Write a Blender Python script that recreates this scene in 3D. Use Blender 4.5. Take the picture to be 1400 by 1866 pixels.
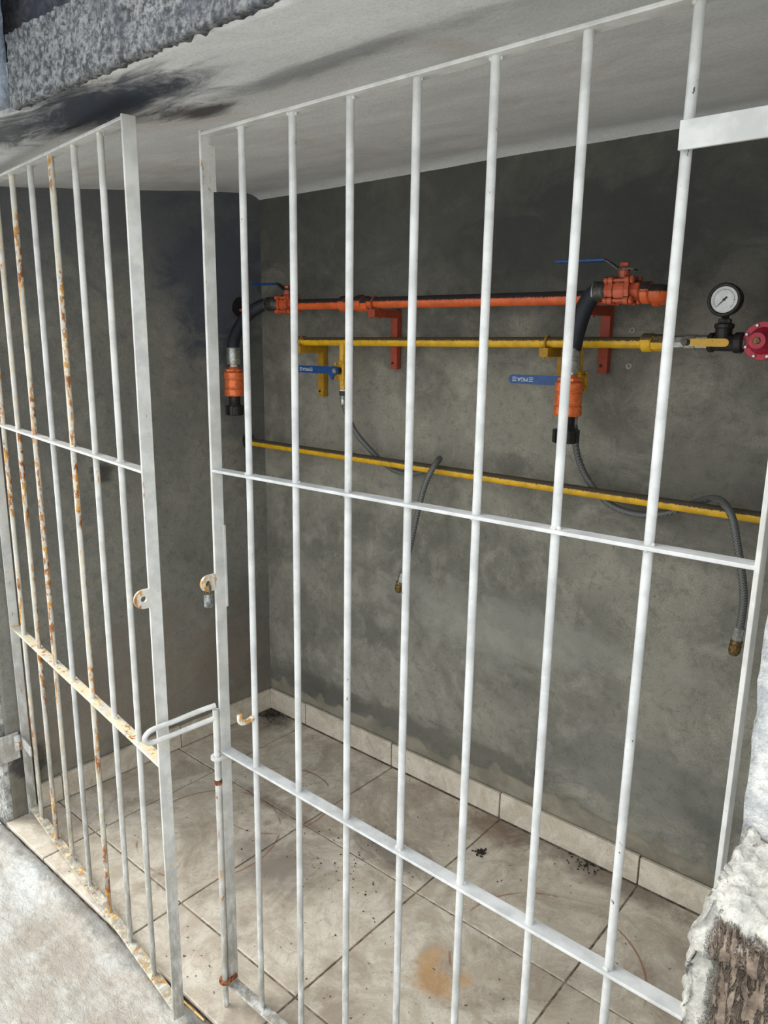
import bpy, bmesh, math, random
from mathutils import Vector, Matrix, noise
random.seed(7)
for o in list(bpy.data.objects): bpy.data.objects.remove(o)
S = bpy.context.scene
COL = S.collection
PI = math.pi

# ---------------------------------------------------------------- camera
yaw, pitch, roll = 0.7079, 0.2244, 0.0118
cam = bpy.data.cameras.new('camera'); camo = bpy.data.objects.new('camera', cam); COL.objects.link(camo)
F = Vector((-math.sin(yaw)*math.cos(pitch), math.cos(yaw)*math.cos(pitch), -math.sin(pitch)))
R0 = Vector((math.cos(yaw), math.sin(yaw), 0)); U0 = R0.cross(F)
Rv = R0*math.cos(roll) + U0*math.sin(roll); Uv = U0*math.cos(roll) - R0*math.sin(roll)
M = Matrix((Rv, Uv, -F)).transposed().to_4x4(); M.translation = Vector((2.194, -1.861, 1.4793))
camo.matrix_world = M
cam.sensor_fit = 'HORIZONTAL'; cam.sensor_width = 36; cam.lens = 1364.24/1400*36; cam.clip_start = 0.02
S.camera = camo

# ---------------------------------------------------------------- world, sun, exposure
w = bpy.data.worlds.new('world'); S.world = w; w.use_nodes = True
nt = w.node_tree; nt.nodes.clear()
out = nt.nodes.new('ShaderNodeOutputWorld'); bg = nt.nodes.new('ShaderNodeBackground')
tc = nt.nodes.new('ShaderNodeTexCoord'); sx = nt.nodes.new('ShaderNodeSeparateXYZ'); rp = nt.nodes.new('ShaderNodeValToRGB')
nt.links.new(tc.outputs['Generated'], sx.inputs[0]); nt.links.new(sx.outputs['Z'], rp.inputs[0])
rp.color_ramp.elements[0].position = 0.0; rp.color_ramp.elements[0].color = (0.80, 0.82, 0.82, 1)
rp.color_ramp.elements[1].position = 0.8; rp.color_ramp.elements[1].color = (0.86, 0.93, 1.0, 1)
nt.links.new(rp.outputs[0], bg.inputs[0]); bg.inputs[1].default_value = 1.02
nt.links.new(bg.outputs[0], out.inputs[0])
sun = bpy.data.lights.new('sun', 'SUN'); sun.energy = 1.4; sun.angle = math.radians(40); sun.color = (1, 0.97, 0.92)
suno = bpy.data.objects.new('sun', sun); COL.objects.link(suno)
suno.rotation_euler = Vector((0.85, 0.5, -0.95)).to_track_quat('-Z', 'Y').to_euler()
S.view_settings.view_transform = 'Standard'; S.view_settings.look = 'None'
S.view_settings.gamma = 1; S.view_settings.use_curve_mapping = False
S.view_settings.exposure = 1.12

# ---------------------------------------------------------------- material kit
def lin(c):
    return tuple((x/12.92 if x <= .04045 else ((x+.055)/1.055)**2.4) for x in [v/255 for v in c]) + (1,)
class NT:
    def __init__(s, name, rough=.8, metal=0.0):
        s.m = bpy.data.materials.new(name); s.m.use_nodes = True
        s.t = s.m.node_tree; s.b = s.t.nodes['Principled BSDF']
        s.b.inputs['Roughness'].default_value = rough; s.b.inputs['Metallic'].default_value = metal
        s.geo = s.t.nodes.new('ShaderNodeNewGeometry'); s.pos = s.geo.outputs['Position']
        s.h = None
    def n(s, t): return s.t.nodes.new(t)
    def L(s, a, b):
        if hasattr(a, 'links') or isinstance(a, bpy.types.NodeSocket): s.t.links.new(a, b)
        else: b.default_value = a
    def vec(s, sc, off=(0,0,0)):
        m = s.n('ShaderNodeMapping'); m.inputs['Scale'].default_value = sc; m.inputs['Location'].default_value = off
        s.L(s.pos, m.inputs[0]); return m.outputs[0]
    def noise(s, scale, detail=4, rough=.55, vec=None, dist=0):
        n = s.n('ShaderNodeTexNoise'); n.inputs['Scale'].default_value = scale; n.inputs['Detail'].default_value = detail
        n.inputs['Roughness'].default_value = rough; n.inputs['Distortion'].default_value = dist
        s.L(vec if vec is not None else s.pos, n.inputs['Vector']); return n.outputs['Fac']
    def ramp(s, f, a, b, lo=0., hi=1.):
        n = s.n('ShaderNodeMapRange'); s.L(f, n.inputs[0]); n.inputs[1].default_value = a; n.inputs[2].default_value = b
        n.inputs[3].default_value = lo; n.inputs[4].default_value = hi; n.interpolation_type = 'SMOOTHSTEP'; return n.outputs[0]
    def math(s, op, a, b=0.0):
        n = s.n('ShaderNodeMath'); n.operation = op; s.L(a, n.inputs[0]); s.L(b, n.inputs[1]); return n.outputs[0]
    def mix(s, f, a, b):
        n = s.n('ShaderNodeMix'); n.data_type = 'RGBA'; s.L(f, n.inputs[0])
        s.L(a, n.inputs[6]); s.L(b, n.inputs[7]); return n.outputs[2]
    def xyz(s, v=None):
        n = s.n('ShaderNodeSeparateXYZ'); s.L(v if v is not None else s.pos, n.inputs[0]); return n.outputs
    def dist(s, p, sc=(1,1,1)):     # scaled distance from a point
        a = s.n('ShaderNodeVectorMath'); a.operation = 'SUBTRACT'; s.L(s.pos, a.inputs[0]); a.inputs[1].default_value = p
        b = s.n('ShaderNodeVectorMath'); b.operation = 'MULTIPLY'; s.L(a.outputs[0], b.inputs[0]); b.inputs[1].default_value = sc
        c = s.n('ShaderNodeVectorMath'); c.operation = 'LENGTH'; s.L(b.outputs[0], c.inputs[0]); return c.outputs['Value']
    def blob(s, p, r, n, amp=.6, sc=(1,1,1), soft=.5):   # noisy stain mask
        d = s.math('DIVIDE', s.dist(p, sc), r)
        d = s.math('ADD', d, s.math('MULTIPLY', s.math('SUBTRACT', n, .5), amp*4))
        return s.ramp(d, 1+soft/2, 1-soft)
    def attr(s, name):
        n = s.n('ShaderNodeAttribute'); n.attribute_name = name; return n.outputs['Fac']
    def bump(s, h, st=.3, d=.003):
        n = s.n('ShaderNodeBump'); n.inputs['Strength'].default_value = st; n.inputs['Distance'].default_value = d
        s.L(h, n.inputs['Height'])
        if s.h is not None: s.L(s.h, n.inputs['Normal'])
        s.h = n.outputs[0]; s.L(s.h, s.b.inputs['Normal'])
    def done(s, col):
        s.L(col, s.b.inputs['Base Color']); return s.m

def m_concrete(name, dark, mid, light, spots=0.6, tops=None, band=False, extra=()):
    k = NT(name, .93)
    big = k.noise(2.2, 5, .6, dist=.6); med = k.noise(9, 5, .65, dist=.4); fine = k.noise(420, 3, .7); pit = k.noise(90, 4, .7)
    c = k.mix(k.ramp(big, .40, .60), lin(dark), lin(mid))
    c = k.mix(k.math('MULTIPLY', k.ramp(med, .44, .72), .6), c, lin(light))
    ml = k.noise(32, 5, .75, dist=.5)
    c = k.mix(k.math('MULTIPLY', k.ramp(ml, .48, .68), .35), c, lin([v*.62 for v in dark]))
    c = k.mix(k.math('MULTIPLY', k.ramp(fine, .40, .66), .42), c, lin([v*.55 for v in mid]))
    c = k.mix(k.math('MULTIPLY', k.ramp(k.noise(240, 2, .6), .56, .76), .18), c, lin([min(255, v*1.22) for v in light]))
    c = k.mix(k.math('MULTIPLY', k.ramp(pit, .63, .70), spots), c, lin((28, 28, 28)))
    sm = k.noise(6, 5, .7, k.vec((1, 1, 1.6)), dist=.8)
    for (p, r, sc, col, op) in extra:
        c = k.mix(k.math('MULTIPLY', k.blob(p, r, sm, .55, sc), op), c, lin(col))
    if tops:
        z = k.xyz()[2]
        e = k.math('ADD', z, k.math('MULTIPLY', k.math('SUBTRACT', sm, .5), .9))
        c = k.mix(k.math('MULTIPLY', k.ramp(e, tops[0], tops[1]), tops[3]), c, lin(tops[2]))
    if band:
        c = k.mix(k.attr('band'), c, k.mix(k.ramp(med, .35, .65), lin((118, 113, 99)), lin((144, 138, 122))))
    k.bump(k.noise(300, 3, .7), .35, .0015); k.bump(pit, .25, .003); k.bump(med, .25, .01)
    return k.done(c)

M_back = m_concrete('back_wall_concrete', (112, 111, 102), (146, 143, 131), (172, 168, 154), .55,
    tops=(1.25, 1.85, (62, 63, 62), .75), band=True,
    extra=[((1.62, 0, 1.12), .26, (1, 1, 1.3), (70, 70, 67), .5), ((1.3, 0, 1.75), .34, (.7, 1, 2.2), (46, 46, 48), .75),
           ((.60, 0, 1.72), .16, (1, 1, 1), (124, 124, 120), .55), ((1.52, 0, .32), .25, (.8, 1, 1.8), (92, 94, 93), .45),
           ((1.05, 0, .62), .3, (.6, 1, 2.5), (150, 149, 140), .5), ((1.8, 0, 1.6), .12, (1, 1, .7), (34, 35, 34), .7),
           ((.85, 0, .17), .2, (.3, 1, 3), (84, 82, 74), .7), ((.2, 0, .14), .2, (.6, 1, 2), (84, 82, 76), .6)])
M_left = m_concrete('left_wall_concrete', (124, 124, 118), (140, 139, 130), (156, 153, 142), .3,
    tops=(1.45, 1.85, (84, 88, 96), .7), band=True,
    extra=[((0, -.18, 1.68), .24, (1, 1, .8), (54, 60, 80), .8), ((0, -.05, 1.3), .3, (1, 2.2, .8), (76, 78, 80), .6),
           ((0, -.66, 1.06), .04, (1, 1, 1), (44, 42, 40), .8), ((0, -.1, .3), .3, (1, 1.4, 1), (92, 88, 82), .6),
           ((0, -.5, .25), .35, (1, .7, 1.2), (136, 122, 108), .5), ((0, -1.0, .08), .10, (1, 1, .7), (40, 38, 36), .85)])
def m_ceiling():
    k = NT('ceiling_plaster', .9)
    st = k.noise(5, 6, .65, k.vec((1, 2, 1)), dist=.4); f = k.noise(200, 3, .7); sm = k.noise(7, 6, .7, k.vec((.8, 2.2, 1)), dist=1.2)
    c = k.mix(k.ramp(st, .38, .62), lin((210, 212, 213)), lin((221, 222, 223)))
    c = k.mix(k.math('MULTIPLY', k.ramp(f, .45, .7), 0.25), c, lin((140, 140, 138)))
    n2 = k.noise(2.4, 4, .6, dist=.5)
    c = k.mix(k.math('MULTIPLY', k.ramp(n2, .5, .62), .3), c, lin((176, 164, 152)))
    for p, r, sc, col, op in [((.84, -1.09, 1.88), .115, (.40, 1, 0), (30, 38, 54), .95), ((.55, -1.14, 1.87), .09, (.3, 1, 0), (34, 40, 52), .85),
                              ((.93, -1.10, 1.87), .10, (.6, 1.1, 0), (40, 48, 62), .9), ((.95, -.93, 1.89), .045, (.5, 1, 0), (44, 42, 46), .9),
                              ((1.3, -.97, 1.88), .035, (.12, 1, 0), (82, 82, 86), .5)]:
        c = k.mix(k.math('MULTIPLY', k.blob(p, r, sm, .5, sc, .7), op), c, lin(col))
    cr = k.noise(14, 7, .75, dist=2)
    c = k.mix(k.math('MULTIPLY', k.ramp(k.math('ABSOLUTE', k.math('SUBTRACT', cr, .5)), .006, .0), .35), c, lin((60, 58, 56)))
    k.bump(st, .15, .01); k.bump(f, .2, .002)
    return k.done(c)
M_ceil = m_ceiling()
def m_rough(name, a, b, c3, moss=None, brown=None, sc1=35):
    k = NT(name, .95)
    n1 = k.noise(sc1, 6, .7); n2 = k.noise(6, 4, .6); n3 = k.noise(150, 4, .7)
    c = k.mix(k.ramp(n1, .38, .62), lin(a), lin(b)); c = k.mix(k.math('MULTIPLY', k.ramp(n3, .5, .7), .6), c, lin(c3))
    if moss: c = k.mix(k.math('MULTIPLY', k.ramp(n2, .48, .66), .8), c, lin(moss))
    if brown:
        x, y, z = k.xyz()
        e = k.math('ADD', z, k.math('MULTIPLY', k.math('SUBTRACT', k.noise(18, 4, .6), .5), .10))
        mk = k.math('MULTIPLY', k.ramp(e, brown[0]+.008, brown[0]-.008), k.ramp(k.math('ADD', x, k.math('MULTIPLY', k.math('SUBTRACT', n1, .5), .03)), brown[1], brown[1]+.012))
        c = k.mix(mk, c, k.mix(k.ramp(n1, .35, .65), lin((92, 78, 66)), lin((150, 134, 118))))
        rd = k.noise(60, 4, .6, k.vec((1, 1, .22)), dist=.6); k.bump(k.math('MULTIPLY', k.ramp(k.math('ABSOLUTE', k.math('SUBTRACT', rd, .5)), .0, .07), mk), 1., .012)
        c = k.mix(k.math('MULTIPLY', mk, k.ramp(k.math('ABSOLUTE', k.math('SUBTRACT', rd, .5)), .03, .0)), c, lin((84, 72, 61)))
    k.bump(k.noise(14, 3, .6, dist=.5), .4, .02); k.bump(n1, .8, .008); k.bump(n3, .4, .002)
    return k.done(c)
M_fascia = m_rough('weathered_stucco', (66, 68, 72), (146, 148, 147), (44, 47, 56), moss=(70, 74, 84), sc1=95)
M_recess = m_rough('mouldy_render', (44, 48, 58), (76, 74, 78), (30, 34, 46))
M_soffit = m_rough('pale_weathered_render', (140, 152, 168), (176, 184, 194), (120, 126, 122))
M_pier_l = m_rough('stained_cement', (120, 120, 116), (190, 190, 184), (46, 46, 46), moss=(72, 70, 68))
M_pier_r = m_rough('white_rough_plaster', (172, 174, 175), (214, 214, 209), (140, 142, 144))
M_block = m_rough('broken_mortar', (168, 166, 158), (206, 202, 192), (132, 130, 124), brown=(.964, 2.042))
def m_ground():
    k = NT('outdoor_concrete', .95)
    n1 = k.noise(4, 5, .65, dist=.5); n2 = k.noise(45, 6, .7, k.vec((1, 1.8, 1)), dist=.8); n3 = k.noise(260, 3, .7)
    c = k.mix(k.ramp(n1, .35, .65), lin((176, 167, 154)), lin((208, 208, 203)))
    c = k.mix(k.math('MULTIPLY', k.ramp(n2, .5, .72), .5), c, lin((136, 130, 122)))
    c = k.mix(k.math('MULTIPLY', k.ramp(n3, .5, .7), .3), c, lin((120, 118, 112)))
    y = k.xyz()[1]
    e = k.math('ADD', y, k.math('MULTIPLY', k.math('SUBTRACT', k.noise(14, 5, .7), .5), .10))
    c = k.mix(k.math('MULTIPLY', k.ramp(e, -1.105, -1.07), .6), c, lin((92, 92, 88)))
    k.bump(n2, .7, .012); k.bump(n3, .4, .003)
    return k.done(c)
M_ground = m_ground()
def m_tile(name, wall=False):
    k = NT(name, .5)
    oi = k.n('ShaderNodeObjectInfo')
    ad = k.n('ShaderNodeVectorMath'); ad.operation = 'ADD'; k.L(k.pos, ad.inputs[0])
    cx = k.n('ShaderNodeCombineXYZ'); k.L(k.math('MULTIPLY', oi.outputs['Random'], 9.), cx.inputs[0]); k.L(cx.outputs[0], ad.inputs[1])
    v = ad.outputs[0]
    a = k.noise(7, 7, .7, v, 1.6); b = k.noise(26, 6, .7, v, 1.2); f = k.noise(180, 3, .7); dirt = k.noise(3.4, 6, .7, dist=1.0)
    c = k.mix(k.ramp(a, .36, .64), lin((186, 174, 156)), lin((214, 206, 190)))
    c = k.mix(k.math('MULTIPLY', k.ramp(b, .52, .68), .5), c, lin((166, 148, 132)))
    c = k.mix(k.math('MULTIPLY', k.ramp(f, .5, .72), .35), c, lin((136, 124, 110)))
    if not wall:
        c = k.mix(k.math('MULTIPLY', k.ramp(dirt, .47, .62), .50), c, lin((138, 122, 107)))
        sm = k.noise(8, 6, .75, dist=1.4)
        for p, r, sc, col, op in [((1.334, -.647, 0), .045, (.7, 1.1, 0), (190, 140, 78), .6), ((1.28, -.60, 0), .03, (1, .6, 0), (196, 150, 90), .6), ((1.38, -.60, 0), .025, (1, 1, 0), (196, 150, 90), .6),
                                  ((.05, -.03, 0), .11, (.8, .9, 0), (48, 44, 40), .85), ((.96, -.36, 0), .09, (.5, 1.2, 0), (84, 76, 70), .7),
                                  ((1.12, -.07, 0), .08, (.6, 1, 0), (104, 80, 62), .7), ((1.45, -.03, 0), .08, (.25, 1.2, 0), (80, 70, 60), .6),
                                  ((.55, -.44, 0), .06, (.3, 2, 0), (96, 76, 62), .6), ((.72, -.62, 0), .12, (.6, 1, 0), (120, 112, 104), .6)]:
            c = k.mix(k.math('MULTIPLY', k.blob(p, r, sm, .5, sc, .7), op), c, lin(col))
        gap = k.ramp(k.noise(5, 3, .6), .44, .52)
        for p, r in [((.50, -.41, 0), .182), ((.475, -.66, 0), .215), ((1.50, -.42, 0), .235)]:   # rust rings left by the bottles
            d = k.math('ABSOLUTE', k.math('SUBTRACT', k.dist(p, (1, 1, 0)), r))
            c = k.mix(k.math('MULTIPLY', k.math('MULTIPLY', k.ramp(d, .0045, .001), gap), .75), c, lin((142, 92, 62)))
    k.L(k.ramp(b, .3, .7, .35, .6), k.b.inputs['Roughness'])
    k.bump(b, .12, .003)
    if not wall:
        sp = k.ramp(k.noise(70, 2, .5), .70, .73)
        c = k.mix(k.math('MULTIPLY', sp, .8), c, lin((60, 54, 48)))
    return k.done(c)
M_tile = m_tile('veined_floor_tile'); M_skirt = m_tile('veined_skirting_tile', True)
def m_simple(name, col, rough=.5, metal=0., var=.15, scale=60, bump=.1):
    k = NT(name, rough, metal); n = k.noise(scale, 4, .6)
    c = k.mix(k.ramp(n, .35, .65), lin([v*(1-var) for v in col]), lin([min(255, v*(1+var)) for v in col]))
    k.bump(n, bump, .001); return k.done(c)
M_grout = m_simple('dirty_grout', (124, 112, 98), .95, var=.25, scale=40, bump=.4)
def m_white(name, rust=0., cream=0.):
    k = NT(name, .42)
    n1 = k.noise(22, 4, .6); chip = k.noise(110, 4, .65, k.vec((1, 1, .45))); big = k.noise(5, 3, .6, k.vec((6, 6, .8)))
    c = k.mix(k.ramp(n1, .35, .65), lin((188, 189, 187)), lin((211, 212, 210)))
    if cream: c = k.mix(k.math('MULTIPLY', k.ramp(k.noise(30, 5, .7), .35, .6), cream), c, lin((232, 214, 168)))
    # grime on the low, splashed part of the bars
    z = k.xyz()[2]
    g = k.math('MULTIPLY', k.ramp(z, .75, .0), k.ramp(k.noise(60, 5, .7, k.vec((1, 1, .3))), .30, .62))
    c = k.mix(k.math('MULTIPLY', g, .85), c, lin((132, 127, 114)))
    c = k.mix(k.ramp(chip, .70, .73), c, lin((72, 66, 60)))
    if rust:
        m = k.math('MULTIPLY', k.ramp(big, .66-.20*rust, .72-.18*rust), k.ramp(chip, .62-.16*min(rust, 1), .66-.12*min(rust, 1)))
        c = k.mix(m, c, k.mix(k.ramp(n1, .4, .6), lin((150, 84, 30)), lin((202, 150, 74))))
    k.bump(k.noise(45, 4, .6), .25, .002); k.bump(k.ramp(chip, .70, .73), .3, -.0006)
    return k.done(c)
M_white = m_white('white_gate_paint'); M_w1 = m_white('white_paint_some_rust', .30, .1); M_w2 = m_white('white_paint_heavy_rust', 1.0, .4)
M_cream = m_white('cream_stained_paint', .75, .85)
M_rustw = m_white('rusty_hardware_paint', 1.15, .2)
M_lock = m_simple('weathered_grey_metal', (140, 142, 142), .5, .4, .3, 90, .4)
M_rod = m_white('rusting_bolt_paint', .62, .1)
M_rust = m_simple('rusty_iron', (122, 74, 48), .85, .2, .4, 120, .5)
def m_dusty(name, col, dirt=(44, 40, 36), edge=.12, rough=.35):
    k = NT(name, rough); nz = k.xyz(k.geo.outputs['Normal'])[2]; n = k.noise(260, 3, .7); n1 = k.noise(40, 4, .6)
    c = k.mix(k.ramp(n1, .35, .65), lin([v*.88 for v in col]), lin(col))
    e = k.math('ADD', nz, k.math('MULTIPLY', k.math('SUBTRACT', n, .5), .8))
    m = k.ramp(e, edge, edge+.14)
    c = k.mix(m, c, lin(dirt)); c = k.mix(k.ramp(k.noise(120, 3, .6), .70, .73), c, lin([v*.4 for v in col]))
    k.L(k.math('ADD', k.math('MULTIPLY', m, .5), rough), k.b.inputs['Roughness'])
    k.bump(n1, .15, .001); return k.done(c)
M_orange = m_dusty('orange_pipe_paint', (222, 100, 46), (34, 30, 30), .1)
M_orange_b = m_dusty('orange_valve_paint', (196, 90, 56), (60, 36, 34), .55)
M_bracket_o = m_dusty('orange_bracket_paint', (164, 68, 44), (90, 40, 30), .8, .6)
M_yellow = m_dusty('yellow_pipe_paint', (226, 176, 26), (74, 66, 50), .22)
M_yellow_b = m_dusty('yellow_valve_paint', (214, 164, 20), (96, 84, 56), .6)
M_bracket_y = m_dusty('yellow_bracket_paint', (176, 132, 20), (90, 74, 30), .9, .6)
M_coup = m_simple('orange_anodised_metal', (224, 114, 62), .3, .25, .08, 90)
M_steel = m_simple('zinc_plated_steel', (170, 172, 168), .35, .85, .12, 120)
M_dsteel = m_simple('dark_oxidised_metal', (78, 76, 72), .45, .7, .2, 140)
M_black = m_simple('black_rubber', (26, 30, 40), .6, 0, .12, 90)
M_blackp = m_simple('black_iron', (38, 36, 36), .45, .3, .25, 120)
M_bluet = m_simple('blue_lever_coating', (16, 66, 124), .4, 0, .1, 90)
M_red = m_simple('red_cast_paint', (178, 28, 58), .4, 0, .1, 120)
M_brass = m_simple('tarnished_brass', (112, 92, 58), .45, .8, .25, 160)
M_dial = m_simple('white_dial', (214, 216, 216), .3, 0, .04, 50, 0)
M_print = m_simple('dark_print', (40, 42, 46), .6, 0, .05, 50, 0)
M_lprint = m_simple('silver_print', (200, 206, 210), .4, 0, .05, 50, 0)
M_tape = m_simple('white_thread_tape', (226, 224, 216), .7)
M_plug = m_simple('grey_nylon_plug', (150, 152, 150), .6)
M_straw = m_simple('dry_straw', (196, 160, 96), .8, 0, .2, 80)
M_debris = m_simple('dark_litter', (44, 36, 30), .95, 0, .4, 120, .5)
M_hole = m_simple('dark_hole', (26, 22, 22), .95)
def m_braid():
    k = NT('grey_braided_hose', .45, .3)
    w1 = k.n('ShaderNodeTexWave'); w1.inputs['Scale'].default_value = 95; w1.bands_direction = 'DIAGONAL'; k.L(k.pos, w1.inputs[0])
    w2 = k.n('ShaderNodeTexWave'); w2.inputs['Scale'].default_value = 95; w2.bands_direction = 'DIAGONAL'; k.L(k.vec((-1, 1, 1)), w2.inputs[0])
    m = k.math('MULTIPLY', w1.outputs['Fac'], w2.outputs['Fac'])
    c = k.mix(k.ramp(m, .1, .6), lin((80, 82, 82)), lin((132, 134, 132))); k.bump(m, .3, .001)
    return k.done(c)
M_braid = m_braid()

# ---------------------------------------------------------------- mesh kit
class MB:
    def __init__(s): s.v = []; s.f = []; s.sm = []
    def add(s, vs, fs, smooth=False):
        b = len(s.v); s.v += [Vector(v) for v in vs]; s.f += [tuple(b+i for i in f) for f in fs]; s.sm += [smooth]*len(fs); return s
    def box(s, a, b, ax=None, o=None):
        x0, y0, z0 = a; x1, y1, z1 = b
        vs = [Vector(p) for p in ((x0,y0,z0),(x1,y0,z0),(x1,y1,z0),(x0,y1,z0),(x0,y0,z1),(x1,y0,z1),(x1,y1,z1),(x0,y1,z1))]
        if ax: vs = [o + ax[0]*p.x + ax[1]*p.y + ax[2]*p.z for p in vs]
        return s.add(vs, [(0,3,2,1),(4,5,6,7),(0,1,5,4),(1,2,6,5),(2,3,7,6),(3,0,4,7)])
    def bevbox(s, a, b, bv, ax=None, o=None):
        t = bmesh.new(); bmesh.ops.create_cube(t, size=1)
        for v in t.verts: v.co = Vector([a[i]+(v.co[i]+.5)*(b[i]-a[i]) for i in range(3)])
        bmesh.ops.bevel(t, geom=list(t.edges), offset=bv, segments=2, affect='EDGES', profile=.5)
        t.verts.ensure_lookup_table(); t.verts.index_update()
        vs = [v.co.copy() for v in t.verts]
        if ax: vs = [o + ax[0]*p.x + ax[1]*p.y + ax[2]*p.z for p in vs]
        s.add(vs, [[v.index for v in f.verts] for f in t.faces]); t.free(); return s
    def ring(s, c, d, r, n, ref=None, sx=1):
        d = d.normalized(); ref = ref or (Vector((0,0,1)) if abs(d.z) < .9 else Vector((1,0,0)))
        u = ref.cross(d).normalized(); w_ = d.cross(u)
        return [c + (u*math.cos(t)*sx + w_*math.sin(t))*r for t in [2*PI*i/n for i in range(n)]]
    def lathe(s, p, d, prof, n=24, smooth=True, ref=None):     # prof: (distance along d, radius)
        p = Vector(p); d = Vector(d).normalized(); vs = []; fs = []
        for h, r in prof: vs += s.ring(p+d*h, d, max(r, 1e-5), n, ref)
        for k in range(len(prof)-1):
            for i in range(n): fs.append((k*n+i, k*n+(i+1)%n, (k+1)*n+(i+1)%n, (k+1)*n+i))
        s.add(vs, fs, smooth)
        s.add(vs[:n], [tuple(range(n))[::-1]]); s.add(vs[-n:], [tuple(range(n))]); return s
    def cyl(s, a, b, r, n=16, smooth=True, ref=None):
        a = Vector(a); b = Vector(b); return s.lathe(a, b-a, [(0, r), ((b-a).length, r)], n, smooth, ref)
    def bcyl(s, a, b, r, bv, n=24, smooth=False, ref=None):
        a = Vector(a); b = Vector(b); L = (b-a).length
        return s.lathe(a, b-a, [(0, r-bv), (bv, r), (L-bv, r), (L, r-bv)], n, smooth, ref)
    def tube(s, pts, r, n=14, sub=8, cap=True):
        P = [Vector(p) for p in pts]; Q = []
        if sub > 1 and len(P) > 2:
            E = [P[0]*2-P[1]] + P + [P[-1]*2-P[-2]]
            for i in range(1, len(E)-2):
                for j in range(sub):
                    t = j/sub; a, b, c, d = E[i-1], E[i], E[i+1], E[i+2]
                    Q.append(.5*((2*b)+(c-a)*t+(2*a-5*b+4*c-d)*t*t+(3*b-a-3*c+d)*t**3))
            Q.append(P[-1])
        else: Q = P
        T = [(Q[min(i+1, len(Q)-1)]-Q[max(i-1, 0)]).normalized() for i in range(len(Q))]
        u = (Vector((0,0,1)) if abs(T[0].z) < .9 else Vector((1,0,0))).cross(T[0]).normalized(); vs = []; fs = []
        for q, t in zip(Q, T):
            u = (u - t*u.dot(t)).normalized(); w_ = t.cross(u)
            vs += [q+(u*math.cos(2*PI*i/n)+w_*math.sin(2*PI*i/n))*r for i in range(n)]
        for k in range(len(Q)-1):
            for i in range(n): fs.append((k*n+i, k*n+(i+1)%n, (k+1)*n+(i+1)%n, (k+1)*n+i))
        s.add(vs, fs, True)
        if cap: s.add(vs[:n], [tuple(range(n))[::-1]]); s.add(vs[-n:], [tuple(range(n))])
        return s
    def prism(s, poly, ax, o, h0, h1):   # polygon in plane ax[0], ax[1], thickness along ax[2]
        n = len(poly)
        vs = [o+ax[0]*x+ax[1]*y+ax[2]*h for h in (h0, h1) for x, y in poly]
        return s.add(vs, [tuple(range(n))[::-1], tuple(range(n, 2*n))] + [(i, (i+1)%n, n+(i+1)%n, n+i) for i in range(n)])
    def plate_hole(s, outer, hr, ax, o, h0, h1):   # outer outline as seen from hole centre, radial mapping
        n = len(outer); vs = []
        for h in (h0, h1):
            vs += [o+ax[0]*x+ax[1]*y+ax[2]*h for x, y in outer]
            vs += [o+ax[0]*hr*math.cos(a)+ax[1]*hr*math.sin(a)+ax[2]*h for a in [math.atan2(y, x) for x, y in outer]]
        fs = []
        for i in range(n):
            j = (i+1) % n
            fs += [(i, n+i, n+j, j), (2*n+i, 2*n+j, 3*n+j, 3*n+i), (i, j, 2*n+j, 2*n+i), (n+i, 3*n+i, 3*n+j, n+j)]
        return s.add(vs, fs)
def wloc(o):
    v = Vector(); 
    while o: v += o.location; o = o.parent
    return v
def obj(name, mb, mat, parent=None, label=None, kind=None, origin=None, attr=None):
    me = bpy.data.meshes.new(name)
    if origin is None:
        lo = Vector([min(v[i] for v in mb.v) for i in range(3)]); hi = Vector([max(v[i] for v in mb.v) for i in range(3)])
        origin = (lo+hi)/2; origin.z = lo.z
    origin = Vector(origin)
    me.from_pydata([v-origin for v in mb.v], [], mb.f); me.polygons.foreach_set('use_smooth', mb.sm); me.update()
    if len(mb.f) < 60000:
        t = bmesh.new(); t.from_mesh(me); bmesh.ops.recalc_face_normals(t, faces=t.faces); t.to_mesh(me); t.free()
    if attr:
        a = me.attributes.new(attr[0], 'FLOAT', 'POINT'); a.data.foreach_set('value', attr[1])
    me.materials.append(mat)
    o = bpy.data.objects.new(name, me); COL.objects.link(o)
    if parent: o.parent = parent; o.location = origin-wloc(parent)
    else: o.location = origin
    if label: o['label'] = label
    if kind: o['kind'] = kind
    return o
def thing(name, label, cat, loc, group=None):
    o = bpy.data.objects.new(name, None); COL.objects.link(o); o.location = loc; o.empty_display_size = .05
    o['label'] = label; o['category'] = cat
    if group: o['group'] = group
    return o
X, Y, Z = Vector((1,0,0)), Vector((0,1,0)), Vector((0,0,1))
def fbm(p, sc, oct=4): return noise.fractal(Vector(p)*sc, 1.0, 2.0, oct)

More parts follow.
